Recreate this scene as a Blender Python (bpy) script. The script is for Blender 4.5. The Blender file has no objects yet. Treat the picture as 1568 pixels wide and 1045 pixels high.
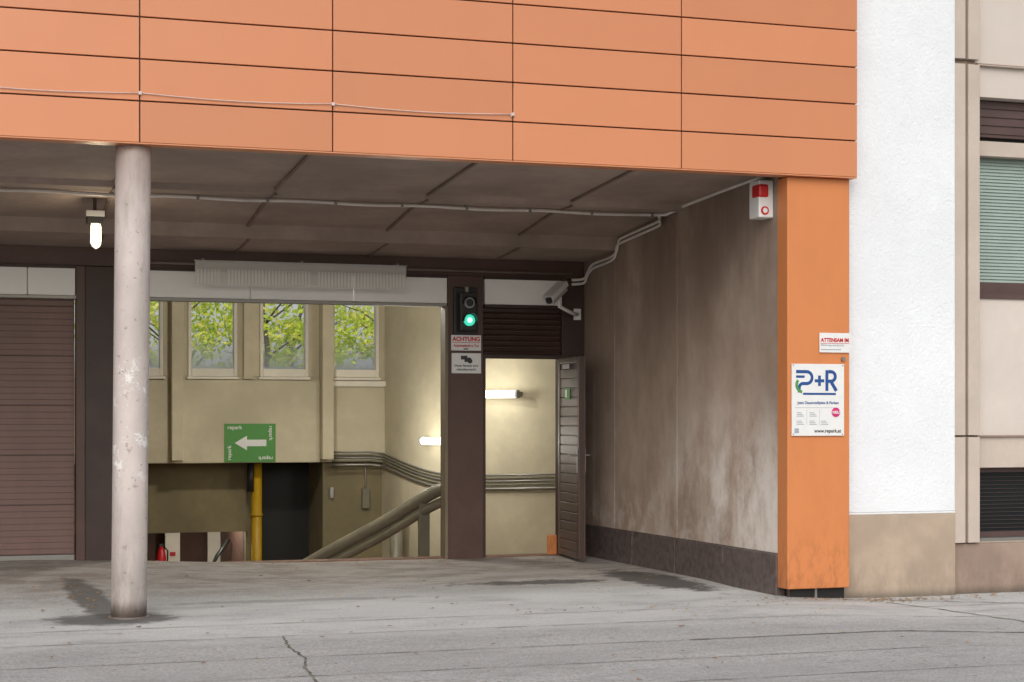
import bpy, bmesh, math, random
from mathutils import Vector, Matrix
random.seed(7)
scene=bpy.context.scene
COL=scene.collection

def srgb(r,g,b,k=1.0):
    f=lambda c:((c/255+.055)/1.055)**2.4 if c/255>.04045 else c/255/12.92
    return (min(1,f(r)*k),min(1,f(g)*k),min(1,f(b)*k),1)

# ---------------------------------------------------------------- materials
class NT:
    def __init__(s,name):
        s.m=bpy.data.materials.new(name); s.m.use_nodes=True
        s.t=s.m.node_tree; s.n=s.t.nodes; s.l=s.t.links
        s.b=s.n['Principled BSDF']; s.out=s.n['Material Output']
        s.geo=s.n.new('ShaderNodeNewGeometry'); s.pos=s.geo.outputs['Position']
    def mapped(s,sc):
        v=s.n.new('ShaderNodeVectorMath'); v.operation='MULTIPLY'
        s.l.new(s.pos,v.inputs[0]); v.inputs[1].default_value=sc; return v.outputs[0]
    def noise(s,scale,detail=4,rough=.55,st=(1,1,1),dist=0):
        t=s.n.new('ShaderNodeTexNoise'); t.inputs['Scale'].default_value=scale
        t.inputs['Detail'].default_value=detail; t.inputs['Roughness'].default_value=rough
        t.inputs['Distortion'].default_value=dist
        s.l.new(s.mapped(st),t.inputs['Vector']); return t.outputs['Fac']
    def rng(s,x,a,b,c=0.,d=1.):
        r=s.n.new('ShaderNodeMapRange'); r.interpolation_type='SMOOTHSTEP'
        s.l.new(x,r.inputs[0])
        for i,v in enumerate((a,b,c,d)): r.inputs[i+1].default_value=v
        return r.outputs[0]
    def math(s,op,a,b=None,c=None):
        m=s.n.new('ShaderNodeMath'); m.operation=op
        for i,v in enumerate((a,b,c)):
            if v is None: continue
            if isinstance(v,(int,float)): m.inputs[i].default_value=v
            else: s.l.new(v,m.inputs[i])
        return m.outputs[0]
    def mix(s,f,a,b,mode='MIX'):
        m=s.n.new('ShaderNodeMix'); m.data_type='RGBA'; m.blend_type=mode
        for i,v in ((0,f),(6,a),(7,b)):
            if isinstance(v,(int,float)): m.inputs[i].default_value=v
            elif isinstance(v,tuple): m.inputs[i].default_value=v
            else: s.l.new(v,m.inputs[i])
        return m.outputs[2]
    def sep(s):
        x=s.n.new('ShaderNodeSeparateXYZ'); s.l.new(s.pos,x.inputs[0]); return x.outputs
    def bump(s,h,strength=.3,dist=.01):
        b=s.n.new('ShaderNodeBump'); b.inputs['Strength'].default_value=strength
        b.inputs['Distance'].default_value=dist; s.l.new(h,b.inputs['Height'])
        s.l.new(b.outputs[0],s.b.inputs['Normal'])
    def col(s,c):
        if isinstance(c,tuple): s.b.inputs['Base Color'].default_value=c
        else: s.l.new(c,s.b.inputs['Base Color'])
    def rough(s,r):
        if isinstance(r,(int,float)): s.b.inputs['Roughness'].default_value=r
        else: s.l.new(r,s.b.inputs['Roughness'])

def mul(c,k): return (min(1,c[0]*k),min(1,c[1]*k),min(1,c[2]*k),1)

def M(name,c,var=.25,scale=2.,rough=.7,bump=.15,bscale=60,st=(1,1,1),metal=0,dist=.004):
    t=NT(name)
    a=t.rng(t.noise(scale,6,.6,st),.3,.7)
    f=t.rng(t.noise(scale*9,4,.6,st),.3,.7)
    x=t.mix(a,mul(c,1-var),mul(c,1+var*.6))
    x=t.mix(t.math('MULTIPLY',f,.35),x,mul(c,1-var*.9))
    t.col(x); t.rough(rough); t.b.inputs['Metallic'].default_value=metal
    if bump: t.bump(t.noise(bscale,4,.6),bump,dist)
    return t.m

def flat(name,c,rough=.5,metal=0):
    t=NT(name); a=t.noise(25,3)
    t.col(t.mix(a,mul(c,.9),mul(c,1.05))); t.rough(rough); t.b.inputs['Metallic'].default_value=metal
    return t.m
def emis(name,c,s):
    t=NT(name); t.col(c); t.b.inputs['Emission Color'].default_value=c; t.b.inputs['Emission Strength'].default_value=s
    return t.m

# orange cladding
def orange(name,c,streak=.14):
    t=NT(name)
    isl=t.geo.outputs['Random Per Island']
    x=t.mix(isl,mul(c,.92),mul(c,1.07))
    d=t.rng(t.noise(1.3,5,.6,(1,1,.6)),.35,.75)
    x=t.mix(t.math('MULTIPLY',d,streak),x,mul(c,.72))
    g=t.rng(t.noise(14,5,.65,(2.5,2.5,.25)),.55,.8)
    x=t.mix(t.math('MULTIPLY',g,streak*.9),x,(.35,.25,.18,1))
    sp=t.rng(t.noise(60,3,.6),.68,.74); x=t.mix(t.math('MULTIPLY',sp,.25),x,(.3,.2,.14,1))
    t.col(x); t.rough(t.rng(t.noise(6,4),.3,.7,.30,.46))
    t.bump(t.noise(1.7,2,.4),.2,.014)
    return t.m
OR=orange('orange_cladding',srgb(208,136,95))
# pilaster with dirt at base
t=NT('orange_pilaster'); c=srgb(210,131,77); z=t.sep()[2]
d=t.rng(t.noise(4,6,.65,(1.5,1.5,.5)),.35,.75)
x=t.mix(t.math('MULTIPLY',d,.2),c,mul(c,.7))
low=t.math('MULTIPLY',t.rng(z,.75,.05),t.rng(t.noise(9,6,.7,(1.6,1.6,.7)),.42,.68))
x=t.mix(t.math('MULTIPLY',low,.55),x,srgb(155,95,55)); t.col(x); t.rough(.5); t.bump(t.noise(3,3),.1,.01)
ORP=t.m

# right wall: pale stains low and near, darker towards the top
t=NT('stained_plaster'); xs=t.sep()
z=xs[2]; y=xs[1]
a=t.rng(t.noise(.9,7,.6,(1,1,.6)),.32,.7)
x=t.mix(a,srgb(154,132,116),srgb(188,168,152))
f=t.rng(t.noise(5,7,.7,(1,1,.7)),.35,.7); x=t.mix(t.math('MULTIPLY',f,.3),x,srgb(138,117,102))
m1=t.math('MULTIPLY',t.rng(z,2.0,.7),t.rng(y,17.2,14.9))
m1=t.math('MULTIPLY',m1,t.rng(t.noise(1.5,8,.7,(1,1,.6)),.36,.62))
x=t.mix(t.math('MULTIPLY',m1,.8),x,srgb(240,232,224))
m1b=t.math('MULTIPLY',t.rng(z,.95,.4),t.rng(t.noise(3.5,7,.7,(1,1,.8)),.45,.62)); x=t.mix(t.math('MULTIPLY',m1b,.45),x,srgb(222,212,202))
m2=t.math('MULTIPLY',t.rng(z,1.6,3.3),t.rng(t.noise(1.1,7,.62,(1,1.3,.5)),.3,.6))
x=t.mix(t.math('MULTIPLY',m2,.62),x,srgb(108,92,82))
m3=t.rng(t.noise(5,5,.6,(1,1,.08)),.5,.75); x=t.mix(t.math('MULTIPLY',m3,.14),x,srgb(208,192,178))
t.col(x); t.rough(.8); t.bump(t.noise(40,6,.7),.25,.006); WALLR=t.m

CEIL=M('ceiling_board',srgb(162,144,133),.25,1.2,.85,.2,50)
CEILD=M('ceiling_rib',srgb(128,110,100),.25,3,.8,.1)
BROWN=M('brown_metal',srgb(88,64,56),.18,3,.42,.08,30)
BROWND=M('brown_dark',srgb(66,49,43),.2,3,.45,.08,30)
LEAFD=M('door_leaf_metal',srgb(100,84,76),.18,3,.38,.06,30,metal=.2)
DOORM=M('roller_slats',srgb(122,95,87),.12,2,.5,.05,30,(1,1,.5))
DOORG=M('roller_groove',srgb(92,70,64),.12,2,.5,.05,30,(1,1,.5))
HDR=M('header_panel',srgb(250,249,246),.04,2,.5,.04)
GRAN=M('granite',srgb(104,92,89),.4,14,.5,.1,80)
WHITEW=M('white_roughcast',srgb(236,239,242),.05,1.4,.9,.6,38,dist=.018)
def plinth(name,c,zt):
    t=NT(name); z=t.sep()[2]
    a=t.rng(t.noise(1.5,6,.65),.3,.7); x=t.mix(a,mul(c,.82),mul(c,1.1))
    m=t.math('MULTIPLY',t.rng(z,zt,-.1),t.rng(t.noise(6,6,.7,(1,1,.4)),.35,.65)); x=t.mix(t.math('MULTIPLY',m,.6),x,mul(c,.45))
    g=t.math('MULTIPLY',t.rng(z,.03,-.07),.6); x=t.mix(g,x,(.03,.03,.022,1))
    t.col(x); t.rough(.85); t.bump(t.noise(45,5,.7),.35,.006); return t.m
PLB=plinth('beige_plinth',srgb(184,165,145),.45)
PLR=plinth('brown_plinth',srgb(158,137,122),.5)
BEIGE=M('beige_render',srgb(212,201,191),.08,1.2,.85,.3,60)
BEIGED=M('beige_trim',srgb(196,182,169),.1,2,.8,.25,60)
BEIGEG=M('beige_groove',srgb(150,132,118),.12,2,.8,.2,60)
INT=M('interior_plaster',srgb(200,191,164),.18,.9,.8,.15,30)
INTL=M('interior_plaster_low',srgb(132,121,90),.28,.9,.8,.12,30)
INTC=M('interior_ceiling',srgb(204,198,178),.1,1,.85,.1)
CREAM=M('cream_frame',srgb(228,222,206),.1,2,.55,.03)
GUIDE=M('door_guide',srgb(120,108,88),.15,2,.5,.03)
DARK=flat('dark_void',(.012,.011,.01,1),.6)
METAL=flat('galvanised',srgb(150,148,142),.4,.6)
PIPEW=M('painted_conduit',srgb(222,214,207),.12,5,.45,.02)
PIPED=M('dark_conduit',srgb(130,116,108),.15,5,.5,.02)
WIRE=flat('wire',srgb(214,196,188),.5)
BLACK=flat('black_plastic',(.02,.02,.02,1),.4)
WHITE=flat('white_paint',srgb(232,232,230),.45)
GREY=flat('grey_plastic',srgb(170,170,168),.5)
RED=flat('red_paint',srgb(200,30,38),.4)
GREEN=flat('sign_green',srgb(82,146,72),.6)
BLUE=flat('sign_blue',srgb(32,78,142),.45)
MAG=flat('sign_magenta',srgb(205,40,110),.45)
TXT=flat('print_dark',(.04,.04,.04,1),.5)
TXTG=flat('print_grey',srgb(165,172,178),.5)
YEL=M('yellow_pipe',srgb(190,150,20),.12,4,.45,.02)
OLIVE=M('olive_rail',srgb(124,120,102),.2,3,.4,.03)
SILL=M('threshold',srgb(130,98,80),.35,6,.8,.2)
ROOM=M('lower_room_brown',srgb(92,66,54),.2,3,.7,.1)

# column paint
t=NT('column_paint'); z=t.sep()[2]; c=srgb(206,194,188)
a=t.rng(t.noise(2.5,6,.6,(1,1,.5)),.3,.7); x=t.mix(a,mul(c,.80),mul(c,1.06))
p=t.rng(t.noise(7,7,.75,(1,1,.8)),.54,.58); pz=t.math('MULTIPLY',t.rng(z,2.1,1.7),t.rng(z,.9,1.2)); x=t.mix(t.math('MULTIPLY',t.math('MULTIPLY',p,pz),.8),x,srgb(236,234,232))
sc_=t.rng(t.noise(16,6,.75,(1,1,1)),.60,.64); x=t.mix(t.math('MULTIPLY',sc_,.6),x,srgb(128,112,100))
gr_=t.rng(t.noise(4,7,.7,(1.4,1.4,.35)),.52,.68); x=t.mix(t.math('MULTIPLY',gr_,.35),x,srgb(140,126,116))
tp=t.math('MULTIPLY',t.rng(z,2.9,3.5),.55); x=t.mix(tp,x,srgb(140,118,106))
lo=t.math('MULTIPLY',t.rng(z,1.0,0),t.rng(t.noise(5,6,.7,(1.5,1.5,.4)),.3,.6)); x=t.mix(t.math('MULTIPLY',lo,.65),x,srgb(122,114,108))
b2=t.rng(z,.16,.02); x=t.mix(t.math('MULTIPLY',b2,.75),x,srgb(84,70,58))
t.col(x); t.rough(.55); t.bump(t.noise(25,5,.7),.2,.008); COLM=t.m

# pavement
t=NT('pavement_concrete'); xs=t.sep(); X,Y,Z=xs
big=t.rng(t.noise(.55,6,.6,(1,1.6,1)),.3,.7)
x=t.mix(big,srgb(170,171,171),srgb(197,198,197))
fine=t.noise(38,6,.85); x=t.mix(t.rng(fine,.36,.60),srgb(146,146,144),x)
sp=t.rng(t.noise(95,2,.8),.56,.66); x=t.mix(t.math('MULTIPLY',sp,.6),x,srgb(222,222,219))
blot=t.rng(t.noise(2.7,7,.72,(1,2.2,1)),.5,.66); x=t.mix(t.math('MULTIPLY',blot,.3),x,srgb(132,129,124))
spot=t.rng(t.noise(9,3,.5,(1,1.4,1)),.70,.74); x=t.mix(t.math('MULTIPLY',spot,.5),x,srgb(96,92,86))
pale_band=t.math('MULTIPLY',t.math('MULTIPLY',t.rng(Y,11.8,12.6),t.rng(Y,15.2,14.2)),t.rng(t.noise(.9,6,.6,(1,2,1)),.3,.55)); x=t.mix(t.math('MULTIPLY',pale_band,.5),x,srgb(220,220,216))  # paler patchy band along the facade line
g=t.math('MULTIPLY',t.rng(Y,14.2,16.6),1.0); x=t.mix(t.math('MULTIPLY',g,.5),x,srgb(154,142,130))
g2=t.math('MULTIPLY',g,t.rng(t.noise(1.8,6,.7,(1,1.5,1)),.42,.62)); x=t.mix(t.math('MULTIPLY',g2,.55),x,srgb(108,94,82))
def blob(cx,cy,rx,ry,amt,colr,x,nz=.9):
    dx=t.math('DIVIDE',t.math('SUBTRACT',X,cx),rx); dy=t.math('DIVIDE',t.math('SUBTRACT',Y,cy),ry)
    d=t.math('SQRT',t.math('ADD',t.math('MULTIPLY',dx,dx),t.math('MULTIPLY',dy,dy)))
    n=t.math('MULTIPLY',t.math('SUBTRACT',t.noise(4.5,6,.7),.5),nz*2.4)
    m=t.rng(t.math('ADD',d,n),1.15,.7)
    return t.mix(t.math('MULTIPLY',m,amt),x,colr),m
wet=srgb(66,61,58)
x,w1=blob(1.62,13.72,.52,.42,.8,wet,x,.5)
x,w2=blob(5.6,15.5,.7,.22,.85,wet,x,1.2)
x,w3=blob(6.7,15.4,.33,1.2,.9,wet,x,.8)
x,w4=blob(1.6,15.2,.16,1.6,.75,wet,x,.5)
x,w5=blob(3.2,14.6,1.1,.12,.35,wet,x,.9)
# small raised studs texture strip of the ramp slabs
t.col(x); t.rough(.85)
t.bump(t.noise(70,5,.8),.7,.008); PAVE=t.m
t=NT('joint'); a=t.rng(t.noise(3,4),.45,.6); x=t.mix(a,srgb(84,80,74),srgb(104,112,72)); x=t.mix(t.rng(t.noise(9,4),.4,.6),x,srgb(138,134,126)); t.col(x); t.rough(.95); JOINT=t.m
t=NT('seam'); a=t.rng(t.noise(2.3,5,.7),.38,.6); x=t.mix(a,srgb(116,113,108),srgb(178,176,172)); t.col(x); t.rough(.95); SEAM=t.m
ROAD=M('asphalt',(.10,.10,.10,1),.3,1,.9,.4,80)
GROUND=M('ground_soil',(.15,.15,.12,1),.3,.3,.95,.2)
# leaves
def leafmat(name,stops,tr=.45):
    t=NT(name); r=t.n.new('ShaderNodeValToRGB'); el=r.color_ramp.elements
    while len(el)<len(stops): el.new(.5)
    for e,(p,c) in zip(el,stops): e.position=p; e.color=c
    t.l.new(t.geo.outputs['Random Per Island'],r.inputs[0])
    t.l.new(r.outputs[0],t.b.inputs['Base Color']); t.rough(.6)
    if tr:
        tn=t.n.new('ShaderNodeBsdfTranslucent'); t.l.new(r.outputs[0],tn.inputs[0])
        mx=t.n.new('ShaderNodeMixShader'); mx.inputs[0].default_value=tr
        t.l.new(t.b.outputs[0],mx.inputs[1]); t.l.new(tn.outputs[0],mx.inputs[2]); t.l.new(mx.outputs[0],t.out.inputs[0])
    return t.m
LEAF=leafmat('leaf_green',[(0,(.34,.50,.04,1)),(.4,(.60,.74,.08,1)),(.75,(.88,.88,.14,1)),(1,(.98,.88,.28,1))],.5)
LITTER=leafmat('leaf_litter',[(0,srgb(102,70,44)),(.5,srgb(160,114,62)),(.85,srgb(196,160,80)),(1,srgb(130,130,60))],0)
BARK=M('bark',(.12,.10,.08,1),.3,6,.9,.5,20)
def glass(name,film,filmcol,zf=None,tint=(1,1,1,1)):
    t=NT(name); tr=t.n.new('ShaderNodeBsdfTransparent'); tr.inputs[0].default_value=tint
    gl=t.n.new('ShaderNodeBsdfGlossy'); gl.inputs['Roughness'].default_value=.05
    fr=t.n.new('ShaderNodeFresnel'); m1=t.n.new('ShaderNodeMixShader'); t.l.new(fr.outputs[0],m1.inputs[0]); t.l.new(tr.outputs[0],m1.inputs[1]); t.l.new(gl.outputs[0],m1.inputs[2])
    tl=t.n.new('ShaderNodeBsdfTranslucent'); tl.inputs[0].default_value=filmcol
    m2=t.n.new('ShaderNodeMixShader')
    if zf: f=t.rng(t.sep()[2],zf[0],zf[1],film,.02); t.l.new(f,m2.inputs[0])
    else: m2.inputs[0].default_value=film
    t.l.new(m1.outputs[0],m2.inputs[1]); t.l.new(tl.outputs[0],m2.inputs[2]); t.l.new(m2.outputs[0],t.out.inputs[0]); return t.m
GLS=glass('window_glass',.45,(.98,.99,.98,1),(2.2,2.65))
t=NT('dark_glass'); t.col((.02,.022,.024,1)); t.rough(.08); DGL=t.m

# ---------------------------------------------------------------- mesh builder
class B:
    def __init__(s,name,parent=None):
        s.name=name; s.bm=bmesh.new(); s.mats=[]; s.parent=parent
    def mi(s,m):
        if m not in s.mats: s.mats.append(m)
        return s.mats.index(m)
    def face(s,pts,m,smooth=False):
        vs=[s.bm.verts.new(p) for p in pts]; f=s.bm.faces.new(vs); f.material_index=s.mi(m); f.smooth=smooth; return f
    def box(s,x0,x1,y0,y1,z0,z1,m,mat4=None):
        v=[Vector((x,y,z)) for x in (x0,x1) for y in (y0,y1) for z in (z0,z1)]
        if mat4: v=[mat4@q for q in v]
        v=[s.bm.verts.new(q) for q in v]; k=s.mi(m)
        for a in ((0,1,3,2),(4,6,7,5),(0,4,5,1),(2,3,7,6),(0,2,6,4),(1,5,7,3)):
            s.bm.faces.new([v[i] for i in a]).material_index=k
        return s
    def tube(s,path,r,m,seg=12,cap=True):
        path=[Vector(p) for p in path]; k=s.mi(m); rings=[]
        n=len(path)
        for i,p in enumerate(path):
            d=(path[min(i+1,n-1)]-path[max(i-1,0)]).normalized()
            up=Vector((0,0,1)) if abs(d.z)<.9 else Vector((0,1,0))
            a=d.cross(up).normalized(); b=a.cross(d).normalized()
            rr=r[i] if isinstance(r,(list,tuple)) else r
            rings.append([s.bm.verts.new(p+(a*math.cos(q)+b*math.sin(q))*rr) for q in [2*math.pi*j/seg for j in range(seg)]])
        for i in range(n-1):
            for j in range(seg):
                f=s.bm.faces.new((rings[i][j],rings[i][(j+1)%seg],rings[i+1][(j+1)%seg],rings[i+1][j])); f.material_index=k; f.smooth=True
        if cap:
            s.bm.faces.new(rings[0][::-1]).material_index=k; s.bm.faces.new(rings[-1]).material_index=k
        return s
    def extr_x(s,prof,x0,x1,m):
        a=[s.bm.verts.new((x0,y,z)) for y,z in prof]; b=[s.bm.verts.new((x1,y,z)) for y,z in prof]; k=s.mi(m)
        n=len(prof)
        for i in range(n): s.bm.faces.new((a[i],a[(i+1)%n],b[(i+1)%n],b[i])).material_index=k
        s.bm.faces.new(a[::-1]).material_index=k; s.bm.faces.new(b).material_index=k
        return s
    def done(s,bevel=0):
        bmesh.ops.recalc_face_normals(s.bm,faces=s.bm.faces)
        me=bpy.data.meshes.new(s.name); s.bm.to_mesh(me); s.bm.free()
        for m in s.mats: me.materials.append(m)
        o=bpy.data.objects.new(s.name,me); COL.objects.link(o)
        if s.parent: o.parent=s.parent
        if bevel:
            b=o.modifiers.new('bevel','BEVEL'); b.width=bevel; b.segments=2; b.limit_method='ANGLE'; b.angle_limit=math.radians(40)
        return o
def empty(name):
    e=bpy.data.objects.new(name,None); COL.objects.link(e); e.empty_display_size=.2; return e
def text(s,body,x,z,size,m,parent,y,align='LEFT',rot=0,name='lettering',bold=0,yrot=0,sx=1):
    c=bpy.data.curves.new(name,'FONT'); c.body=body; c.size=size; c.align_x=align; c.extrude=.0008; c.offset=bold
    o=bpy.data.objects.new(name+'_tmp',c); COL.objects.link(o)
    bpy.context.view_layer.update()
    me=bpy.data.meshes.new_from_object(o.evaluated_get(bpy.context.evaluated_depsgraph_get()))
    bpy.data.objects.remove(o)
    me.transform(Matrix.Translation((x,y,z))@Matrix.Rotation(rot,4,'Y')@Matrix.Rotation(math.pi/2,4,'X')@Matrix.Scale(sx,4,(1,0,0)))
    me.materials.clear(); me.materials.append(m)
    o=bpy.data.objects.new(name,me); COL.objects.link(o); o.parent=parent; return o

# ================================================================ GROUND
g=B('ground'); xs_=[-400,-9,21,400]; ys_=[-400,14.5,28.35,400]
for i in range(3):
    for j in range(3):
        if i==1 and j==1: continue
        g.face([(xs_[i],ys_[j],-.30),(xs_[i+1],ys_[j],-.30),(xs_[i+1],ys_[j+1],-.30),(xs_[i],ys_[j+1],-.30)],GROUND)
g.done()
r=B('road'); r.face([(-300,-4,-.28),(300,-4,-.28),(300,6.9,-.28),(-300,6.9,-.28)],ROAD); r.done()
def ss(a,b,x):
    t=max(0,min(1,(x-a)/(b-a))); return t*t*(3-2*t)
def gh(X,Y):
    return -.062*ss(6.6,8.2,X)*(1-ss(14.5,15.5,Y))+.095*ss(14.2,18.2,Y)*ss(4.2,1.2,X) -.012*max(0,13.4-Y)
pv=empty('pavement')
p=B('slab',pv); nx,ny=150,70; x0,x1,y0,y1=-20,28,7.05,18.42
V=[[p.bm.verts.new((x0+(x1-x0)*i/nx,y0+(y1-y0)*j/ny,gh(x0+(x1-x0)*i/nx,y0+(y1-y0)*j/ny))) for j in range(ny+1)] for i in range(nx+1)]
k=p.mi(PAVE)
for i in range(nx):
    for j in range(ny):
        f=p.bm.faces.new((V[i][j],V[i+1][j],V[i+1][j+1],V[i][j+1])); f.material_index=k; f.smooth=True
p.done()
B('kerb',pv).box(-60,60,6.9,7.05,-.3,-.07,GRAN).done(.01)
def strip(b,pts,w,m,jit=0,n=40,up=.004):
    pts=[Vector(q) for q in pts]; out=[]
    for a,c in zip(pts[:-1],pts[1:]):
        for i in range(n): out.append(a.lerp(c,i/n))
    out.append(pts[-1]); ns=[]
    for i,q in enumerate(out):
        d=(out[min(i+1,len(out)-1)]-out[max(i-1,0)]).normalized(); nn=Vector((-d.y,d.x))
        q=q+nn*random.uniform(-jit,jit); ns.append((q,nn))
    for (a,na),(c,nc) in zip(ns[:-1],ns[1:]):
        wa=w*random.uniform(.5,1.3) if jit else w
        P=[a-na*wa/2,c-nc*wa/2,c+nc*wa/2,a+na*wa/2]
        b.face([(q.x,q.y,gh(q.x,q.y)+up) for q in P],m)
j=B('joints',pv)
for Y in (13.05,12.35,11.35,10.55,9.7,8.9):
    strip(j,[(-8,Y),(22,Y)],.014,SEAM,.004,160)
for x,ya,yb in ((.2,9.7,7.1),(12.2,11.35,7.1)):
    strip(j,[(x,ya),(x+.02,yb)],.014,SEAM,.004,30)
j.done()
c=B('cracks',pv)
strip(c,[(2.6,12.35),(2.53,11.8),(2.52,11.3),(2.43,10.9),(2.38,10.4),(2.3,9.7)],.016,JOINT,.010,12)
strip(c,[(7.95,13.4),(8.15,12.7),(8.3,12.0),(8.05,11.2),(8.15,10.6)],.024,JOINT,.02,8)
strip(c,[(7.95,13.62),(9.2,12.95),(10.6,12.3)],.02,JOINT,.012,14)
strip(c,[(5.2,11.34),(7.3,11.37),(9.8,11.36)],.024,JOINT,.012,26)
c.done()

lf=B('fallen_leaves')
def leaf(x,y,s):
    a=random.uniform(0,6.28); z=gh(x,y)+.007
    P=[]
    for q,rr in ((0,1),(1.1,.55),(2.2,.6),(3.14,.9),(4.1,.6),(5.2,.55)):
        P.append((x+math.cos(a+q)*s*rr,y+math.sin(a+q)*s*rr*.8,z+random.uniform(0,.35)*s))
    lf.face(P,LITTER)
for _ in range(420):
    x=random.uniform(-.5,11); y=random.uniform(9,18.2)
    if x>7.1 and y>13.7: continue
    leaf(x,y,random.uniform(.008,.03))
for _ in range(170): leaf(random.gauss(7.9,.5),13.62-abs(random.gauss(0,.12)),random.uniform(.01,.028))
for _ in range(90): leaf(random.uniform(7.9,12),13.72-abs(random.gauss(0,.06)),random.uniform(.01,.026))
for _ in range(70): leaf(random.uniform(2.3,7),18.2-abs(random.gauss(0,.15)),random.uniform(.01,.03))
for _ in range(60): leaf(random.gauss(1.6,.2),random.uniform(14,17),random.uniform(.01,.03))
for _ in range(60): leaf(random.uniform(4.6,7.0),random.gauss(13.2,.12),random.uniform(.01,.022))
lf.done()

# ================================================================ GARAGE BUILDING
gb=empty('parking_garage')
ZB=3.518; PH=.3103
f=B('orange_fascia',gb)
xj=[1.794+1.4565*i for i in range(-8,4)]+[7.785]
for row in range(9):
    z0=ZB+row*PH
    for a,b in zip(xj[:-1],xj[1:]):
        yo=random.uniform(-.001,.001)
        f.box(a+.005,b-(.005 if b<7.7 else 0),13.6+yo,13.63,z0+.0055,z0+PH-.0055,OR)
f.done(.003)
f=B('fascia_backing',gb)
f.box(-9.7,7.775,13.632,13.70,ZB+.004,6.35,BLACK)
f.box(-9.7,7.785,13.602,13.76,ZB-.006,ZB+.003,OR)
f.box(-9.8,7.82,13.58,13.9,6.35,6.42,METAL)
f.done()
B('fascia_end_return',gb).box(7.776,7.787,13.634,13.80,ZB+.004,6.34,OR).done()

cp=B('carport_ceiling',gb)
prof=[(13.705,3.60),(15.72,3.50),(15.76,3.45),(16.12,3.45),(16.16,3.47),(17.42,3.35),(17.46,3.22),(18.36,3.17),(18.36,3.8),(13.705,3.8)]
cp.extr_x(prof,-8.9,7.2,CEIL); cp.done(.006)
rb=B('ceiling_ribs',gb)
def ribseg(x,ya,za,yb,zb,w=.026,d=.022,dx=.0):
    P=[(x-w/2,ya,za-d),(x+w/2,ya,za-d),(x+dx+w/2,yb,zb-d),(x+dx-w/2,yb,zb-d)]; T=[(q[0],q[1],q[2]+d+.004) for q in P]
    rb.face(P,CEILD); 
    for i in range(4): rb.face([P[i],P[(i+1)%4],T[(i+1)%4],T[i]],CEILD)
for i in range(-5,4):
    x=3.20+1.385*i
    if x>7: continue
    ribseg(x-.03,13.76,3.597,15.73,3.499,dx=.08); ribseg(x+.05,15.74,3.449,16.13,3.449,dx=.02,d=.012)
    ribseg(x+.07,16.17,3.469,17.43,3.349,dx=.06); ribseg(x+.15,17.47,3.219,18.33,3.172,d=.015,dx=.04)
rb.done()
w=B('side_wall',gb)
ys=[13.86,15.93,17.5,18.6]
for a,b in zip(ys[:-1],ys[1:]):
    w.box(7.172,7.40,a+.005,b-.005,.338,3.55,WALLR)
w.box(7.177,7.40,13.87,18.6,.34,3.75,BEIGED)
w.done(.004)
w=B('side_wall_base',gb)
for a,b in zip([13.86,14.9,15.95,17.0],[14.9,15.95,17.0,18.36]):
    w.box(7.155,7.39,a+.003,b-.003,-.1,.335,GRAN)
w.done(.006)
w=B('orange_pilaster',gb)
w.box(7.164,7.752,13.67,13.855,.05,ZB-.008,ORP); w.done(.008)
w=B('pilaster_core',gb)
w.box(7.23,7.74,13.74,13.85,-.12,.05,DARK)
w.box(7.195,7.215,13.72,13.74,-.1,.05,BROWND).box(7.45,7.47,13.72,13.74,-.1,.05,METAL); w.done()

YB=18.36
bw=B('back_wall',gb)
bw.box(-8.9,7.17,YB,YB+.2,2.985,3.75,BROWN)
bw.box(1.885,2.23,YB-.03,YB+.22,-.1,2.98,BROWND)
bw.box(1.80,1.884,YB-.05,YB+.1,-.05,2.98,BROWN)
bw.box(5.62,6.015,YB-.02,YB+.24,-.1,2.983,BROWN)
bw.box(5.585,5.618,YB-.05,YB+.1,-.02,2.66,GUIDE)
bw.box(6.91,7.165,YB-.01,YB+.2,-.05,2.983,BROWND)
bw.box(6.018,6.05,YB+.0,YB+.15,0,2.14,BROWND)
bw.box(-8.9,-4.6,YB,YB+.2,-.1,2.984,BROWN)
bw.box(-1.75,-1.35,YB-.03,YB+.22,-.1,2.98,BROWND)
bw.done(.004)
h=B('header_panels',gb)
for a,b in ((-4.6,-3.1),(-3.09,-1.76),(-1.34,-.2),(-.19,1.33),(1.34,1.79),(2.235,3.52),(3.53,4.6),(4.61,5.61),(6.03,6.9)):
    h.box(a,b,YB-.03,YB+.06,2.69,2.955,HDR)
for a,b in ((-4.6,-1.76),(-1.34,1.8),(2.235,5.61),(6.03,6.9)):
    h.box(a,b,YB-.035,YB+.08,2.957,2.984,BROWND); h.box(a,b,YB-.036,YB+.09,2.655,2.688,METAL if b<6 else BROWND)
h.done(.003)
lv=B('louvre_panel',gb)
lv.box(6.02,6.905,YB+.06,YB+.1,2.14,2.655,BROWND)
z=2.19
while z<2.63:
    m=Matrix.Translation((0,YB+.035,z))@Matrix.Rotation(math.radians(28),4,'X')
    lv.box(6.03,6.9,-.03,.03,-.006,.006,BROWN,m); z+=.058
lv.box(6.02,6.905,YB-.015,YB+.058,2.115,2.155,BROWND); lv.done()
for nm,(a,b) in (('roller_door',(-1.33,1.79)),('roller_door',(-4.58,-1.77))):
    d=B(nm,gb); z=.14; i=0
    while z<2.64:
        d.box(a,b,YB+.05,YB+.09,z+.001,z+.121,DOORM); 
        d.box(a,b,YB+.047,YB+.0495,z+.058,z+.064,DOORG)
        if i%4==0: d.box(a,b,YB+.044,YB+.049,z+.002,z+.012,DOORG)
        z+=.122; i+=1
    d.box(a,b,YB+.04,YB+.1,.085,.138,METAL); d.box(a,b,YB+.091,YB+.12,.09,2.66,BROWND); d.done(.003)
B('threshold',gb).box(2.2,6.91,18.40,18.62,-.12,.012,SILL).done(.005)
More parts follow.
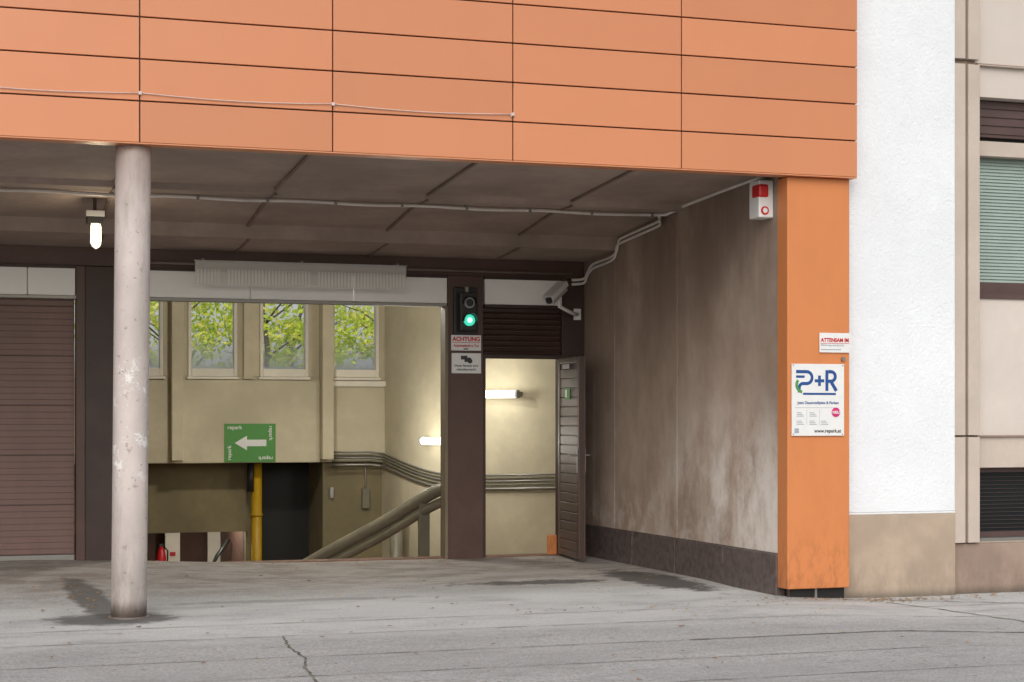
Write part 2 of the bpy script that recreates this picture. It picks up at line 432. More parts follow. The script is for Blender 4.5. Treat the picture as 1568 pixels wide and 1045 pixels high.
B('corner_guard',gb).box(6.79,6.885,18.44,18.5,.013,.22,ORP).done(.006)

dl=empty('garage_side_door')
hx,hy=6.893,18.33
MD=Matrix.Translation((hx,hy,0))@Matrix.Rotation(math.radians(-90)-math.radians(6.5),4,'Z')
d=B('leaf',dl); W=.88
d.box(0,W,-.02,.02,.03,2.12,BROWND,MD)
for side in (-1,1):
    for z0 in [.1+.1*i for i in range(20)]:
        a,b=(.021,.030) if side>0 else (-.030,-.021)
        if z0+.094<2.06: d.box(.07,W-.09,a,b,z0+.006,z0+.094,LEAFD,MD)
    a,b=(.021,.036) if side>0 else (-.036,-.021)
    d.box(0,.065,a,b,.03,2.12,LEAFD,MD); d.box(W-.085,W,a,b,.03,2.12,BROWN,MD)
    d.box(.066,W-.086,a,b,.03,.095,LEAFD,MD); d.box(.066,W-.086,a,b,2.06,2.12,LEAFD,MD)
d.done(.003)
d=B('door_handle',dl)
for sgn in (1,-1):
    ya,yb=sorted((.037*sgn,.046*sgn)); d.box(W-.07,W-.025,ya,yb,.92,1.16,METAL,MD)
    d.tube([MD@Vector((W-.048,.045*sgn,1.1)),MD@Vector((W-.048,.095*sgn,1.1)),MD@Vector((W-.17,.1*sgn,1.1))],.01,METAL,8)
d.done()
d=B('door_stickers',dl)
for (xa,xb,za,zb,m) in ((.3,.52,1.68,1.8,GREEN),(.34,.40,1.70,1.78,WHITE),(.2,.5,2.0,2.05,WHITE)):
    ya,yb=(.0365,.039) if m is GREEN else (.0395,.041)
    d.box(xa,xb,-yb,-ya,za,zb,m,MD)
d.done()
B('hinges',dl).tube([(hx,hy-.0,.3),(hx,hy,.42)],.014,METAL,8).tube([(hx,hy,1.7),(hx,hy,1.82)],.014,METAL,8).done()

pb=B('clear_ribbed_board')  # clear ribbed plastic board hung in front of the header
t=NT('clear_board'); t.col(srgb(232,230,224)); t.rough(.25); t.b.inputs['Alpha'].default_value=.4; CLEAR=t.m
t=NT('clear_board_rib'); t.col(srgb(248,246,242)); t.rough(.3); t.b.inputs['Alpha'].default_value=.45; CLEAR2=t.m
pb.box(2.93,5.10,18.1,18.106,2.80,3.045,CLEAR)
x=2.95
while x<5.08:
    if not(3.18<x<3.24 or 4.1<x<4.16): pb.box(x,x+.018,18.092,18.099,2.815,2.965,CLEAR2)
    x+=.034
pb.box(2.92,5.11,18.088,18.108,3.045,3.053,GREY)
for x in (3.0,4.0,5.0): pb.box(x,x+.02,18.1,18.36,3.055,3.07,METAL)
pb.done()

# interior ---------------------------------------------------------------
it=B('window_wall',gb); Y0=25.0
wins=[(1.95,2.63),(2.93,3.61),(3.95,4.625),(4.943,5.625),(5.952,6.642)]
it.box(-2,6.9,Y0,Y0+.2,.86,2.05,INT)
it.box(-2,6.9,Y0,Y0+.2,3.25,3.7,INT)
e=[-2]+[q for w_ in wins for q in w_]+[6.9]
for a,b in zip(e[0::2],e[1::2]): it.box(a,b,Y0,Y0+.2,2.05,3.25,INT)
it.box(3.74,5.77,Y0-.10,Y0-.002,.86,2.0,INT)
it.box(3.70,3.86,Y0-.2,Y0-.102,.9,3.45,INT)
it.box(4.70,4.83,Y0-.10,Y0-.002,2.01,3.45,INT)
it.box(5.775,5.935,Y0-.24,Y0-.002,.90,3.45,INT)
it.box(2.68,2.82,Y0-.10,Y0-.002,.9,3.45,INT)
it.box(5.94,6.78,Y0-.05,Y0-.002,1.92,2.0,CREAM); it.box(5.94,6.78,Y0-.04,Y0-.002,.93,.96,BEIGEG)
it.done(.01)
wf=B('window_frames',gb)
for a,b in wins:
    wf.box(a,a+.045,Y0-.02,Y0+.1,2.05,3.25,CREAM); wf.box(b-.045,b,Y0-.02,Y0+.1,2.05,3.25,CREAM)
    wf.box(a+.046,b-.046,Y0-.02,Y0+.1,2.05,2.16,CREAM); wf.box(a+.046,b-.046,Y0-.02,Y0+.1,3.17,3.25,CREAM)
    wf.box(a-.02,b+.02,Y0-.05,Y0-.002,2.01,2.048,CREAM)
wf.done(.006)
gl=B('window_panes',gb)
for a,b in wins: gl.face([(a+.045,Y0+.07,2.16),(b-.045,Y0+.07,2.16),(b-.045,Y0+.07,3.17),(a+.045,Y0+.07,3.17)],GLS)
gl.done()
it=B('lower_walls',gb)
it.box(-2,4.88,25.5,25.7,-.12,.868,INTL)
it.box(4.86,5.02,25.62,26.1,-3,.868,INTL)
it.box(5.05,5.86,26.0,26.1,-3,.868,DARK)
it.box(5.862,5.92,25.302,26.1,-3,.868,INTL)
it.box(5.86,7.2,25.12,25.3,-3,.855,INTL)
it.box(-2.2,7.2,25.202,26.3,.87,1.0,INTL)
it.box(-3,7.2,28.0,28.2,-3,.25,ROOM)
it.box(4.02,4.24,27.6,27.66,-3,.24,CREAM); it.box(4.66,4.85,27.6,27.66,-3,.24,CREAM)
it.box(4.852,4.9,25.72,28,-3,.25,ROOM)
it.done()
tr_=B('rear_terrace',gb)
tr_.box(-9.5,20.9,26.302,28.4,.25,.30,BEIGED); tr_.box(-9.5,20.9,28.202,28.4,-.35,.249,BEIGED)
tr_.box(-9.5,-2.2,25.202,26.30,.25,.30,BEIGED); tr_.box(7.2,20.9,25.202,26.30,.25,.30,BEIGED)
tr_.box(-2.2,4.86,25.702,26.301,.25,.30,INTC)
tr_.done()
cw=B('curved_wall',gb)
def bez(P,n):
    out=[]
    P=[Vector(p) for p in P]
    for i in range(len(P)-1):
        p0=P[max(i-1,0)];p1=P[i];p2=P[i+1];p3=P[min(i+2,len(P)-1)]
        for k in range(n):
            t=k/n; out.append(.5*((2*p1)+(-p0+p2)*t+(2*p0-5*p1+4*p2-p3)*t*t+(-p0+3*p1-3*p2+p3)*t**3))
    out.append(P[-1]); return out
cv=bez([(6.72,25.15,0),(6.80,24.3,0),(7.08,23.45,0),(7.6,22.75,0),(8.3,22.2,0),(9.4,21.7,0),(11,21.4,0)],10)
k=cw.mi(INT); prev=None
for p_ in cv:
    a=cw.bm.verts.new((p_.x,p_.y,-3)); b=cw.bm.verts.new((p_.x,p_.y,3.7))
    if prev: 
        f_=cw.bm.faces.new((prev[0],a,b,prev[1])); f_.material_index=k; f_.smooth=True
    prev=(a,b)
cw.done()
def off(p,d,z):
    i=min(range(len(cv)),key=lambda i:(cv[i]-p).length); tdir=(cv[min(i+1,len(cv)-1)]-cv[max(i-1,0)]).normalized()
    n=Vector((-tdir.y,tdir.x,0)); 
    if n.y>0: n=-n
    q=p+n*d; return Vector((q.x,q.y,z))
pp=B('wall_pipes',gb)
for i,rz in enumerate((.0,.04,.08,.125,.18)):
    pts=[off(p_,.04,.99-.27*ss(0,24,q)+.05*ss(24,50,q)-rz) for q,p_ in enumerate(cv)]
    pts=[Vector((5.95,24.93,1.0-rz)),Vector((6.5,24.93,1.0-rz))]+pts[3:]
    pp.tube(pts,.013 if i<4 else .02,OLIVE if i%2 else METAL,8)
pp.done()
gr=B('ramp_guard_rail')
c1=bez([(6.35,19.9,.78),(6.0,20.15,.62),(5.6,20.7,.28),(5.0,21.4,-.16),(4.4,22.0,-.62),(3.9,22.5,-1.1)],8)
gr.tube(c1,.075,OLIVE,14); gr.tube([q-Vector((0,0,.155)) for q in c1],.055,OLIVE,14)
gr.box(5.86,5.98,20.22,20.30,-2,.50,OLIVE); gr.box(4.95,5.0,21.44,21.49,-3,-.2,METAL)
gr.done()
r_=B('ramp_and_enclosure',gb)
r_.face([(-2,18.6,-.03),(12,18.6,-.03),(12,26,-2.9),(-2,26,-2.9)],SILL)
r_.face([(-3,25.9,-2.9),(12,25.9,-2.9),(12,29.2,-2.9),(-3,29.2,-2.9)],SILL)
r_.box(-2.2,-2,18.56,25.2,-3,3.7,INT); r_.box(11,11.2,18.56,22,-3,3.7,INT)
r_.box(-2.2,11.2,18.57,25.2,3.5,3.6,INTC)
r_.box(-2.2,11.2,18.58,18.62,-3,-.14,INTL)
r_.box(-3.2,-3,25.6,28.2,-3,.249,INT); r_.box(7.2,7.4,25.3,28.2,-3,.249,INT)
r_.box(7.2,11,18.563,18.60,-3,3.7,INT)
r_.done()
y_=B('yellow_pipe'); y_.tube([(4.955,25.3,-3),(4.955,25.3,.87)],.075,YEL,16); y_.tube([(4.86,25.25,.45),(4.86,25.25,.86)],.05,BLACK,10)
y_.tube([(4.955,25.3,.10),(4.955,25.3,.14)],.088,YEL,16); y_.done()
B('conduit_pipe').tube([(6.62,24.0,-3),(6.62,24.0,.1)],.09,OLIVE,14).tube([(6.62,24,.1),(6.62,24,.14)],.105,OLIVE,14).done()
B('electrical_box').box(6.42,6.52,25.05,25.118,.20,.48,OLIVE).tube([(6.47,25.09,.48),(6.47,25.09,.85)],.012,METAL,8).tube([(5.98,25.08,.35),(5.98,25.08,.5)],.03,GREY,10).done(.004)
fe=B('fire_extinguisher'); fe.tube([(3.93,27.4,-.95),(3.93,27.4,-.93),(3.93,27.4,-.60),(3.93,27.4,-.50),(3.93,27.4,-.44)],[.06,.075,.075,.05,.025],RED,16)
fe.box(3.90,3.96,27.37,27.43,-.44,-.40,BLACK); fe.tube([(3.96,27.39,-.43),(4.02,27.35,-.50),(4.01,27.33,-.75)],.012,BLACK,8); fe.done()
fs=B('fire_extinguisher_sign'); fs.box(4.09,4.17,27.58,27.592,-.60,-.54,RED); fs.done()
# stair pipe at the right of the lower landing
sr_=B('stair_handrail'); sr_.tube([(4.28,26.6,-1.3),(4.62,26.6,-.55),(4.8,26.6,-.30)],.03,BLACK,10); sr_.tube([(4.45,26.6,-2.9),(4.45,26.6,-.95)],.02,BLACK,8); sr_.done()

sh=B('upper_storey',gb)
sh.box(-9.7,20.9,13.95,25.2,3.82,3.95,BEIGED); sh.box(-9.7,20.9,13.95,25.2,6.2,6.3,METAL)
sh.box(-9.7,20.9,25.0,25.2,3.95,6.2,BEIGE); sh.box(-9.7,-9.5,13.95,25.2,-.3,6.2,BEIGE); sh.box(20.7,20.9,14.1,25.2,-.3,6.2,BEIGE)
sh.box(-9.5,-2.2,25.0,25.2,-.3,3.8,BEIGE); sh.box(6.92,20.7,25.01,25.2,-.3,3.8,BEIGE)
sh.box(-9.5,7.75,13.76,13.94,3.66,6.2,DARK)
sh.done()
sw=B('carport_left_wall',gb); sw.box(-9.1,-8.9,13.8,18.5,-.1,3.8,WALLR); sw.done()

# ================================================================ column
c=B('concrete_column'); n=24
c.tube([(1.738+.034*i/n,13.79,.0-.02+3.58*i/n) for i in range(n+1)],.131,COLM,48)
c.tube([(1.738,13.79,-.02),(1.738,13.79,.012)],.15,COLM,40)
c.done()
# ================================================================ WHITE HOUSE PART
wb=empty('white_rendered_building')
w=B('wall',wb); w.box(7.756,8.868,13.80,14.0,.676,6.6,WHITEW); w.done(.004)
w=B('plinth',wb); w.box(7.745,8.866,13.79,14.0,-.2,.655,PLB).box(7.745,8.867,13.793,13.99,.656,.674,WHITE); w.done(.004)
# ================================================================ BEIGE BUILDING
rbld=empty('beige_house')
w=B('walls',rbld); YF=13.90
ops=[(9.175,10.75),(11.7,13.3),(14.3,15.9)]
e=[8.87]+[q for o in ops for q in o]+[20.9]
w.box(8.87,20.9,YF,YF+.3,4.33,6.6,BEIGE)
w.box(8.87,20.9,YF,YF+.3,1.33,2.58,BEIGE)
w.box(8.87,20.9,YF+.003,YF+.3,1.045,1.325,BEIGED)
for a,b in zip(e[0::2],e[1::2]):
    w.box(a,b,YF,YF+.3,2.58,4.33,BEIGE); w.box(a,b,YF+.004,YF+.3,.42,1.045,BEIGED)
w.done(.004)
w=B('plinth',rbld); w.box(8.868,20.9,YF-.045,YF+.3,-.3,.38,PLR); w.box(8.868,20.9,YF-.02,YF+.3,.381,.419,BEIGED); w.done(.004)
w=B('trim',rbld)
for xa in (8.87,11.05,13.5,16.2):
    w.box(xa+.035,xa+.245,YF-.03,YF-.001,.385,6.6,BEIGEG)
    for z0,z1 in ((.39,1.318),(1.335,4.595),(4.64,6.6)):
        w.box(xa,xa+.115,YF-.085,YF-.032,z0,z1,BEIGED); w.box(xa+.145,xa+.262,YF-.085,YF-.032,z0,z1,BEIGED)
        w.box(xa+.12,xa+.14,YF-.06,YF-.032,z0,z1,BEIGEG)
w.box(9.14,20.9,YF-.022,YF-.001,4.61,4.625,BEIGEG); w.box(9.14,20.9,YF-.05,YF-.001,4.60,4.608,BEIGED); 
w.box(9.14,20.9,YF-.028,YF-.001,1.318,1.334,BEIGEG)
w.done(.005)
BLIND=M('blind_slats',srgb(158,174,165),.08,3,.5,.02)
FR=M('window_frame_brown',srgb(88,68,64),.15,4,.45,.03)
for i,(a,b) in enumerate(ops):
    w=B('window',rbld)
    w.box(a,b,YF+.13,YF+.2,4.0,4.328,FR); 
    for q in range(4): w.box(a+.01,b-.01,YF+.118,YF+.128,4.03+.075*q,4.03+.075*q+.06,FR)
    w.box(a,a+.05,YF+.1,YF+.2,2.59,3.998,FR); w.box(b-.05,b,YF+.1,YF+.2,2.59,3.998,FR)
    w.box(a+.051,b-.051,YF+.1,YF+.2,2.59,2.70,FR); w.box(a+.75,a+.82,YF+.105,YF+.2,2.701,3.998,FR)
    z=2.72
    while z<3.97:
        m=Matrix.Translation((0,YF+.165,z))@Matrix.Rotation(math.radians(65),4,'X'); w.box(a+.052,b-.052,-.0195,.0195,-.001,.001,BLIND,m); z+=.030
    w.box(a+.05,b-.05,YF+.19,YF+.195,2.70,4.0,DARK)
    w.box(a-.0,b+.0,YF-.02,YF+.16,2.545,2.585,FR)
    w.done()
    w=B('basement_window',rbld)
    w.box(a+.02,b-.02,YF+.16,YF+.17,.43,1.04,DGL); w.box(a,b,YF+.12,YF+.2,1.0,1.043,FR); w.box(a,b,YF+.12,YF+.2,.425,.47,FR)
    w.box(a,a+.04,YF+.12,YF+.2,.471,.999,FR); w.box(b-.04,b,YF+.12,YF+.2,.471,.999,FR)
    z=.5
    while z<.98: w.box(a+.041,b-.041,YF+.145,YF+.158,z,z+.003,FR); z+=.035
    w.box(a,b,YF-.03,YF+.15,.40,.423,METAL); w.done()

# ================================================================ CONDUITS
cd=B('electrical_conduit')
L=[(-8.5,16.05,3.425)]+[(1+6*i/30,16.05,3.425+.006*math.sin(i*1.1)) for i in range(31)]+[(7.08,15.98,3.43),(7.13,15.9,3.46),(7.145,15.75,3.485),(7.15,14.9,3.53),(7.15,14.0,3.57)]
cd.tube(L,.016,PIPEW,8)
x=2.0
while x<7: cd.box(x-.012,x+.012,16.03,16.07,3.405,3.449,METAL); x+=.62
cd.done()
cd=B('electrical_conduit')
for o in (0,.045):
    cd.tube(bez([(7.06,16.10,3.42-o),(7.15,16.3,3.405-o),(7.15,16.7,3.37-o),(7.15,17.2,3.33-o),(7.15,17.33+o,3.30-o),(7.15,17.40+o,3.19-o),(7.15,17.6+o,3.15-o),(7.15,18.05,3.12-o),(7.15,18.2+o/2,3.05-o),(7.13,18.27,2.98-o),(7.0,18.3,2.965-o)],4),.015,PIPEW,8)
cd.tube([(7.0,18.31,3.03),(5.2,18.31,3.035),(2.3,18.31,3.03)],.013,PIPED,8)
cd.done()
fw=B('fascia_wire'); xs2=[-2.5,.34,1.794,3.25,4.70]
for a,b in zip(xs2[:-1],xs2[1:]):
    pts=[(a+(b-a)*i/10,13.588,3.885-.018*math.sin(math.pi*i/10)*1.2-(.0 if a>0 else .03*(1-i/10))) for i in range(11)]
    fw.tube(pts,.0036,WIRE,6)
for x in xs2[1:]: fw.box(x-.012,x+.012,13.578,13.6,3.872,3.896,WIRE)
fw.tube([(4.70,13.588,3.885),(4.69,13.585,3.86),(4.68,13.585,3.885)],.004,WIRE,6)
fw.done()

# ================================================================ LAMPS
LAMPE=emis('lamp_glow',(1,.88,.66,1),2.2); TUBEE=emis('tube_glow',(1,.95,.80,1),4)
wl=empty('bulkhead_lamp')
b=B('fitting',wl); b.box(1.70,1.86,16.42,16.56,3.27,3.32,GREY).box(1.71,1.85,16.43,16.55,3.21,3.268,BLACK).box(1.765,1.795,16.47,16.5,3.32,3.46,BROWND)
for a_ in range(4):
    q=math.pi/2*a_+.5; cx_,cy_=1.79+.058*math.cos(q),16.49+.058*math.sin(q); b.tube([(cx_,cy_,3.21),(cx_,cy_,3.03),(1.79,16.49,2.978)],.003,METAL,6)
b.done()
b=B('lamp_globe',wl); b.tube([(1.79,16.49,3.21),(1.79,16.49,3.18),(1.79,16.49,3.06),(1.79,16.49,3.01),(1.79,16.49,2.99)],[.04,.048,.048,.036,.012],LAMPE,16).done()
def lamp(name,loc,power,col,parent,rad=.08):
    l=bpy.data.lights.new(name,'POINT'); l.energy=power; l.color=col; l.shadow_soft_size=rad
    o=bpy.data.objects.new(name,l); o.location=loc; COL.objects.link(o); o.parent=parent
lamp('lamp_light',(1.79,16.33,3.05),6,(1,.85,.6),wl)
def tubelamp(a,b,power,offs=.3,col=(1,.97,.90),rad=.15):
    e=empty('tube_or_fill_lamp'); a=Vector(a); b_=Vector(b); d=(b_-a).normalized(); n=Vector((d.y,-d.x,0)); 
    if n.y>0: n=-n
    q=B('tube',e); q.tube([a,b_],.05,TUBEE,12); q.done()
    q=B('housing',e); q.tube([a-n*.08-d*.04,b_-n*.08+d*.04],.035,GREY,8); q.tube([a-d*.04,a-d*.002],.053,GREY,12); q.tube([b_+d*.002,b_+d*.04],.053,GREY,12); q.done()
    mid=(a+b_)/2+n*offs; lamp('tube_light',mid,power,col,e,rad)
tubelamp((6.88,23.58,1.17),(7.06,23.22,1.17),20,.6)
tubelamp((7.36,22.75,1.79),(7.76,22.30,1.79),20,.6)
tubelamp((4.0,26.4,.10),(4.7,26.4,.10),26,.25,rad=.05)
tubelamp((3.6,21.4,3.36),(5.0,21.4,3.36),230,.3,(1,.96,.88))  # unseen ceiling tube added as fill light for the interior

# ================================================================ TRAFFIC LIGHT
tl=empty('traffic_light')
b=B('housing',tl); b.box(5.68,5.94,18.30,18.335,2.36,2.86,BLACK).box(5.715,5.90,18.19,18.299,2.40,2.80,BLACK)
b.box(5.79,5.83,18.25,18.33,2.80,2.87,METAL); b.done(.01)
def disc(b,cx,y0,y1,cz,r,m,seg=24): b.tube([(cx,y0,cz),(cx,y1,cz)],r,m,seg)
b=B('lenses',tl); disc(b,5.808,18.165,18.19,2.69,.056,GREY); disc(b,5.808,18.155,18.164,2.69,.040,BLACK)
GLW=emis('green_signal',(.05,.62,.42,1),.9); GLC=emis('signal_core',(.6,1,.85,1),1.6)
disc(b,5.808,18.165,18.19,2.508,.06,GLW); disc(b,5.808,18.155,18.164,2.508,.026,GLC); b.done()
b=B('visors',tl)
for cz in (2.69,2.508):
    k=b.mi(BLACK); pr=None
    for i in range(17):
        a=math.radians(-10+200*i/16); 
        v0=b.bm.verts.new((5.808+.07*math.cos(a),18.19,cz+.07*math.sin(a))); v1=b.bm.verts.new((5.808+.07*math.cos(a),18.09+.03*(1-math.sin(a)),cz+.07*math.sin(a)))
        if pr: b.bm.faces.new((pr[0],v0,v1,pr[1])).material_index=k
        pr=(v0,v1)
b.done()
s=empty('warning_sign'); YS=18.322
B('board',s).box(5.655,5.985,YS,YS+.012,2.195,2.358,WHITE).done(.002)
text(s,'ACHTUNG',5.82,2.295,.062,RED,s,YS-.002,'CENTER',bold=.002); text(s,'Automatisches Tor',5.82,2.235,.036,RED,s,YS-.002,'CENTER',bold=.001)
B('print',s).box(5.67,5.97,YS-.0015,YS-.0005,2.277,2.282,RED).box(5.79,5.84,YS-.0015,YS-.0005,2.205,2.218,TXT).done()
s=empty('surveillance_sign')
B('board',s).box(5.66,5.985,YS,YS+.012,1.955,2.168,WHITE).done(.002)
b=B('pictogram',s); b.box(5.80,5.87,YS-.003,YS-.001,2.075,2.12,TXT); b.box(5.76,5.83,YS-.005,YS-.0035,2.10,2.14,TXT); disc(b,5.86,YS-.006,YS-.004,2.085,.026,TXT,16); b.done()
text(s,'Dieser Bereich wird',5.82,2.025,.032,TXT,s,YS-.002,'CENTER',bold=.0006); text(s,'videoüberwacht!',5.82,1.985,.032,TXT,s,YS-.002,'CENTER',bold=.0006)

# ================================================================ CCTV
cc=empty('security_camera')
MC=Matrix.Translation((6.70,17.95,2.80))@Matrix.Rotation(math.radians(38),4,'Z')@Matrix.Rotation(math.radians(-30),4,'Y')
b=B('body',cc); b.box(-.17,.14,-.05,.05,-.045,.045,GREY,MC); b.box(-.20,.16,-.062,.062,.046,.056,WHITE,MC); b.box(-.20,.16,-.062,-.054,-.0,.045,WHITE,MC); b.box(-.20,.16,.054,.062,-.0,.045,WHITE,MC)
b.done(.006)
b=B('lens',cc); b.tube([MC@Vector((-.185,0,0)),MC@Vector((-.171,0,0))],.038,BLACK,16).done()
b=B('bracket',cc); b.tube([MC@Vector((.03,0,-.046)),(6.74,17.98,2.66),(6.95,18.15,2.60),(7.08,18.33,2.60)],.02,WHITE,8); b.box(7.04,7.12,18.33,18.345,2.54,2.66,WHITE)
b.tube([MC@Vector((.14,0,0)),(6.93,18.1,2.93),(6.9,18.3,2.98)],.008,BLACK,6); b.done()

# ================================================================ SIREN
sr=empty('alarm_siren')
b=B('housing',sr); b.box(7.03,7.17,13.93,14.12,3.19,3.51,WHITE); b.done(.012)
b=B('beacon',sr); b.box(7.022,7.12,13.915,14.06,3.36,3.475,RED); b.done(.02)
b=B('badge',sr); b.tube([(7.085,13.929,3.25),(7.085,13.922,3.25)],.036,RED,24); b.tube([(7.085,13.9215,3.25),(7.085,13.919,3.25)],.022,WHITE,24)
b.done()

# ================================================================ PILASTER SIGNS
s=empty('parking_sign'); YS=13.652
b=B('board',s); b.box(7.197,7.69,YS,YS+.014,1.337,1.942,WHITE)
for x in (7.21,7.675):
    for z in (1.35,1.93): b.tube([(x,YS-.003,z),(x,YS,z)],.006,METAL,8)
b.done(.002)
b=B('logo',s)
def stroke(pts,w,m,y):
    pts=[Vector((p[0],0,p[1])) for p in pts]; n_=len(pts); L_=[]
    for i,q in enumerate(pts):
        d_=(pts[min(i+1,n_-1)]-pts[max(i-1,0)]).normalized(); nn=Vector((-d_.z,0,d_.x))*w/2; L_.append((q+nn,q-nn))
    for (a1,a2),(b1,b2) in zip(L_[:-1],L_[1:]): b.face([(a1.x,y,a1.z),(b1.x,y,b1.z),(b2.x,y,b2.z),(a2.x,y,a2.z)],m)
def arc(cx,cz,r,a0,a1,n_=12,sx=1): return [(cx+r*sx*math.cos(math.radians(a0+(a1-a0)*i/n_)),cz+r*math.sin(math.radians(a0+(a1-a0)*i/n_))) for i in range(n_+1)]
ys_l=YS-.0015
stroke([(7.235,1.876),(7.335,1.876)]+arc(7.335,1.826,.05,90,-90)+[(7.30,1.776)]+arc(7.30,1.741,.035,90,180)+[(7.265,1.70)],.027,BLUE,ys_l)
stroke([(7.235,1.834),(7.315,1.834)],.02,BLUE,ys_l-.0008)
stroke(arc(7.30,1.765,.06,140,262),.025,GREEN,ys_l-.0004)
stroke([(7.41,1.80),(7.50,1.80)],.026,BLUE,ys_l); stroke([(7.455,1.756),(7.455,1.844)],.026,BLUE,ys_l-.0004)
stroke([(7.525,1.715),(7.525,1.89)],.028,BLUE,ys_l); stroke([(7.54,1.877),(7.565,1.877)]+arc(7.565,1.837,.04,90,-90)+[(7.535,1.797)],.028,BLUE,ys_l-.0003)
stroke([(7.56,1.80),(7.615,1.715)],.03,BLUE,ys_l-.0006)
stroke([(7.30,1.69),(7.61,1.69)],.017,BLUE,ys_l-.0009)
b.done()
b=B('print',s)
for q,(x,z) in enumerate(((7.24,1.50),(7.36,1.50),(7.24,1.43),(7.36,1.43),(7.47,1.43))):
    for w_ in range(3): b.box(x,x+.07-.012*w_,YS-.0015,YS-.0005,z+.014*w_,z+.014*w_+.006,TXTG)
b.box(7.335,7.337,YS-.0015,YS-.0005,1.43,1.56,TXTG).box(7.455,7.457,YS-.0015,YS-.0005,1.43,1.56,TXTG); b.box(7.22,7.60,YS-.0015,YS-.0005,1.572,1.575,TXTG)
b.box(7.22,7.262,YS-.0015,YS-.0005,1.36,1.40,TXTG)
b.tube([(7.61,YS-.004,1.535),(7.61,YS-.001,1.535)],.040,MAG,24); b.done()
text(s,'Jetzt Dauerstellplatz & Parken',7.443,1.605,.032,BLUE,s,YS-.002,'CENTER',bold=.0004,name='subtitle')
text(s,'NEU',7.61,1.523,.034,WHITE,s,YS-.006,'CENTER',bold=.001,name='badge_text'); text(s,'www.repark.at',7.66,1.365,.042,TXT,s,YS-.002,'RIGHT',bold=.0006,name='web_address')
s=empty('company_sign'); YS=13.655
B('board',s).box(7.458,7.752,YS,YS+.006,2.04,2.205,WHITE).box(7.7535,7.79,YS+.135,YS+.142,2.04,2.205,WHITE).done()
text(s,'ATTENSAM IM',7.47,2.13,.044,RED,s,YS-.002,bold=.0015,sx=.95); text(s,'Betreuung und Service',7.47,2.095,.024,TXTG,s,YS-.002)
B('print',s).box(7.47,7.74,YS-.0015,YS-.0005,2.115,2.119,RED).box(7.47,7.66,YS-.0015,YS-.0005,2.06,2.068,TXTG).done()
B('wall_bolt').tube([(7.685,13.65,1.985),(7.685,13.67,1.985)],.018,METAL,12).done()

s=empty('direction_sign'); YS=24.885
B('board',s).box(4.43,5.14,YS,YS+.013,.87,1.40,GREEN).done(.003)
b=B('arrow',s); y=YS-.002
b.face([(4.57,y,1.135),(4.74,y,1.235),(4.74,y,1.18),(5.01,y,1.18),(5.01,y,1.09),(4.74,y,1.09),(4.74,y,1.035)],WHITE); b.done()
text(s,'repark',4.47,1.325,.075,WHITE,s,y,bold=.001); text(s,'repark',5.10,.945,.075,WHITE,s,y,rot=math.pi,bold=.001)
text(s,'repark',4.52,.90,.075,WHITE,s,y,rot=-math.pi/2,bold=.001); text(s,'repark',5.05,1.37,.075,WHITE,s,y,rot=math.pi/2,bold=.001)

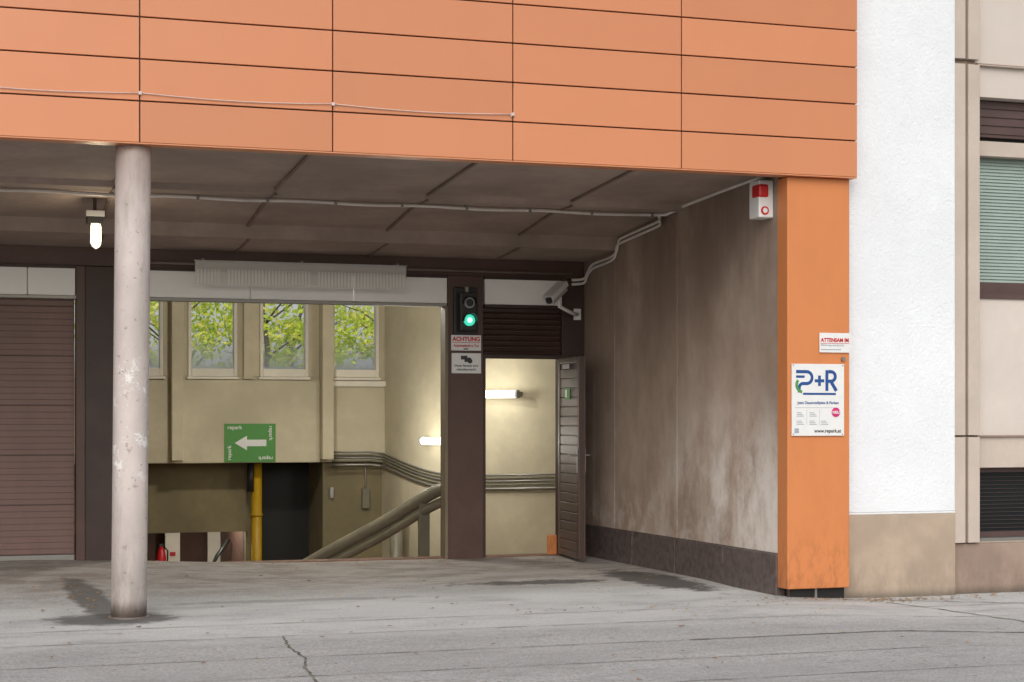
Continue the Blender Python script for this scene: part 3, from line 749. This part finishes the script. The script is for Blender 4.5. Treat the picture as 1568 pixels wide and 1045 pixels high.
# ================================================================ TREES behind
def tree(cx,cy,h,rx,seed,nclump=48,per=75):
    random.seed(seed); e=empty('deciduous_tree')
    tb=B('trunk',e); pts=[(cx+random.uniform(-.08,.08)*i,cy+random.uniform(-.08,.08)*i,-.3+h*.75*i/6) for i in range(7)]
    tb.tube(pts,[.16,.14,.12,.10,.08,.05,.03],BARK,10)
    for i in range(12):
        q=Vector(pts[random.randint(1,5)]); a=random.uniform(0,6.28); L=rx*random.uniform(.5,.9)
        tb.tube([q,q+Vector((math.cos(a)*L*.5,math.sin(a)*L*.5,L*.35)),q+Vector((math.cos(a)*L,math.sin(a)*L,L*.5))],[.03,.02,.008],BARK,6)
    tb.done(); cb=B('crown',e); k=cb.mi(LEAF)
    for _ in range(nclump):
        while True:
            v=Vector((random.uniform(-1,1),random.uniform(-1,1),random.uniform(-1,1)))
            if .25<v.length<1: break
        cc_=Vector((cx+v.x*rx,cy+v.y*rx,h*.54+v.z*h*.5)); R=random.uniform(.3,.65)
        for _ in range(per):
            d=Vector((random.gauss(0,1),random.gauss(0,1),random.gauss(0,.8)))*R*.5; c0=cc_+d
            s_=random.uniform(.05,.10); a=Vector((random.gauss(0,1),random.gauss(0,1),random.gauss(0,1))).normalized(); b_=a.orthogonal().normalized()
            f_=cb.bm.faces.new([cb.bm.verts.new(c0+a*s_),cb.bm.verts.new(c0+b_*s_*.6),cb.bm.verts.new(c0-a*s_),cb.bm.verts.new(c0-b_*s_*.6)]); f_.material_index=k
    cb.done()
tree(6.0,44,6.0,2.3,11); tree(9.0,45,6.6,2.5,12); tree(12.0,44.5,6.2,2.5,13); tree(7.6,49,7,2.8,14); tree(11,50,7,2.8,16)
fn=B('garden_fence')
fn.box(-5,25,38.0,38.06,2.50,2.54,METAL).box(-5,25,38.0,38.06,.2,.24,METAL)
x=-5
while x<25: fn.box(x,x+.02,38.01,38.03,-.3,2.6,METAL); x+=.14
fn.done()

# ================================================================ LIGHT, SKY, CAMERA
W=bpy.data.worlds.new('World'); scene.world=W; W.use_nodes=True; n=W.node_tree.nodes; l=W.node_tree.links
bg=n['Background']; sk=n.new('ShaderNodeTexSky'); sk.sky_type='NISHITA'; sk.sun_disc=False
sk.sun_elevation=math.radians(36); sk.sun_rotation=math.radians(200); sk.air_density=1; sk.dust_density=3
hs=n.new('ShaderNodeHueSaturation'); hs.inputs['Saturation'].default_value=.45; l.new(sk.outputs[0],hs.inputs['Color']); l.new(hs.outputs[0],bg.inputs[0]); bg.inputs[1].default_value=.14
S=bpy.data.lights.new('sun','SUN'); S.energy=1.12; S.angle=math.radians(60); S.color=(1,.985,.96)
so=bpy.data.objects.new('sun',S); COL.objects.link(so)
az=math.radians(200); el=math.radians(36); sd=Vector((math.sin(az)*math.cos(el),math.cos(az)*math.cos(el),math.sin(el)))
so.rotation_euler=(-sd).to_track_quat('-Z','Y').to_euler(); so.location=sd*60
cam=bpy.data.cameras.new('camera'); co=bpy.data.objects.new('camera',cam); COL.objects.link(co); scene.camera=co
co.location=(0,0,1.5); co.rotation_euler=(math.pi/2,0,-math.atan(964/2790))
cam.sensor_width=36; cam.lens=2790/1568*36; cam.shift_y=(638-522.5)/1568; cam.clip_end=1500
scene.view_settings.view_transform='Standard'; scene.view_settings.look='None'; scene.view_settings.exposure=0
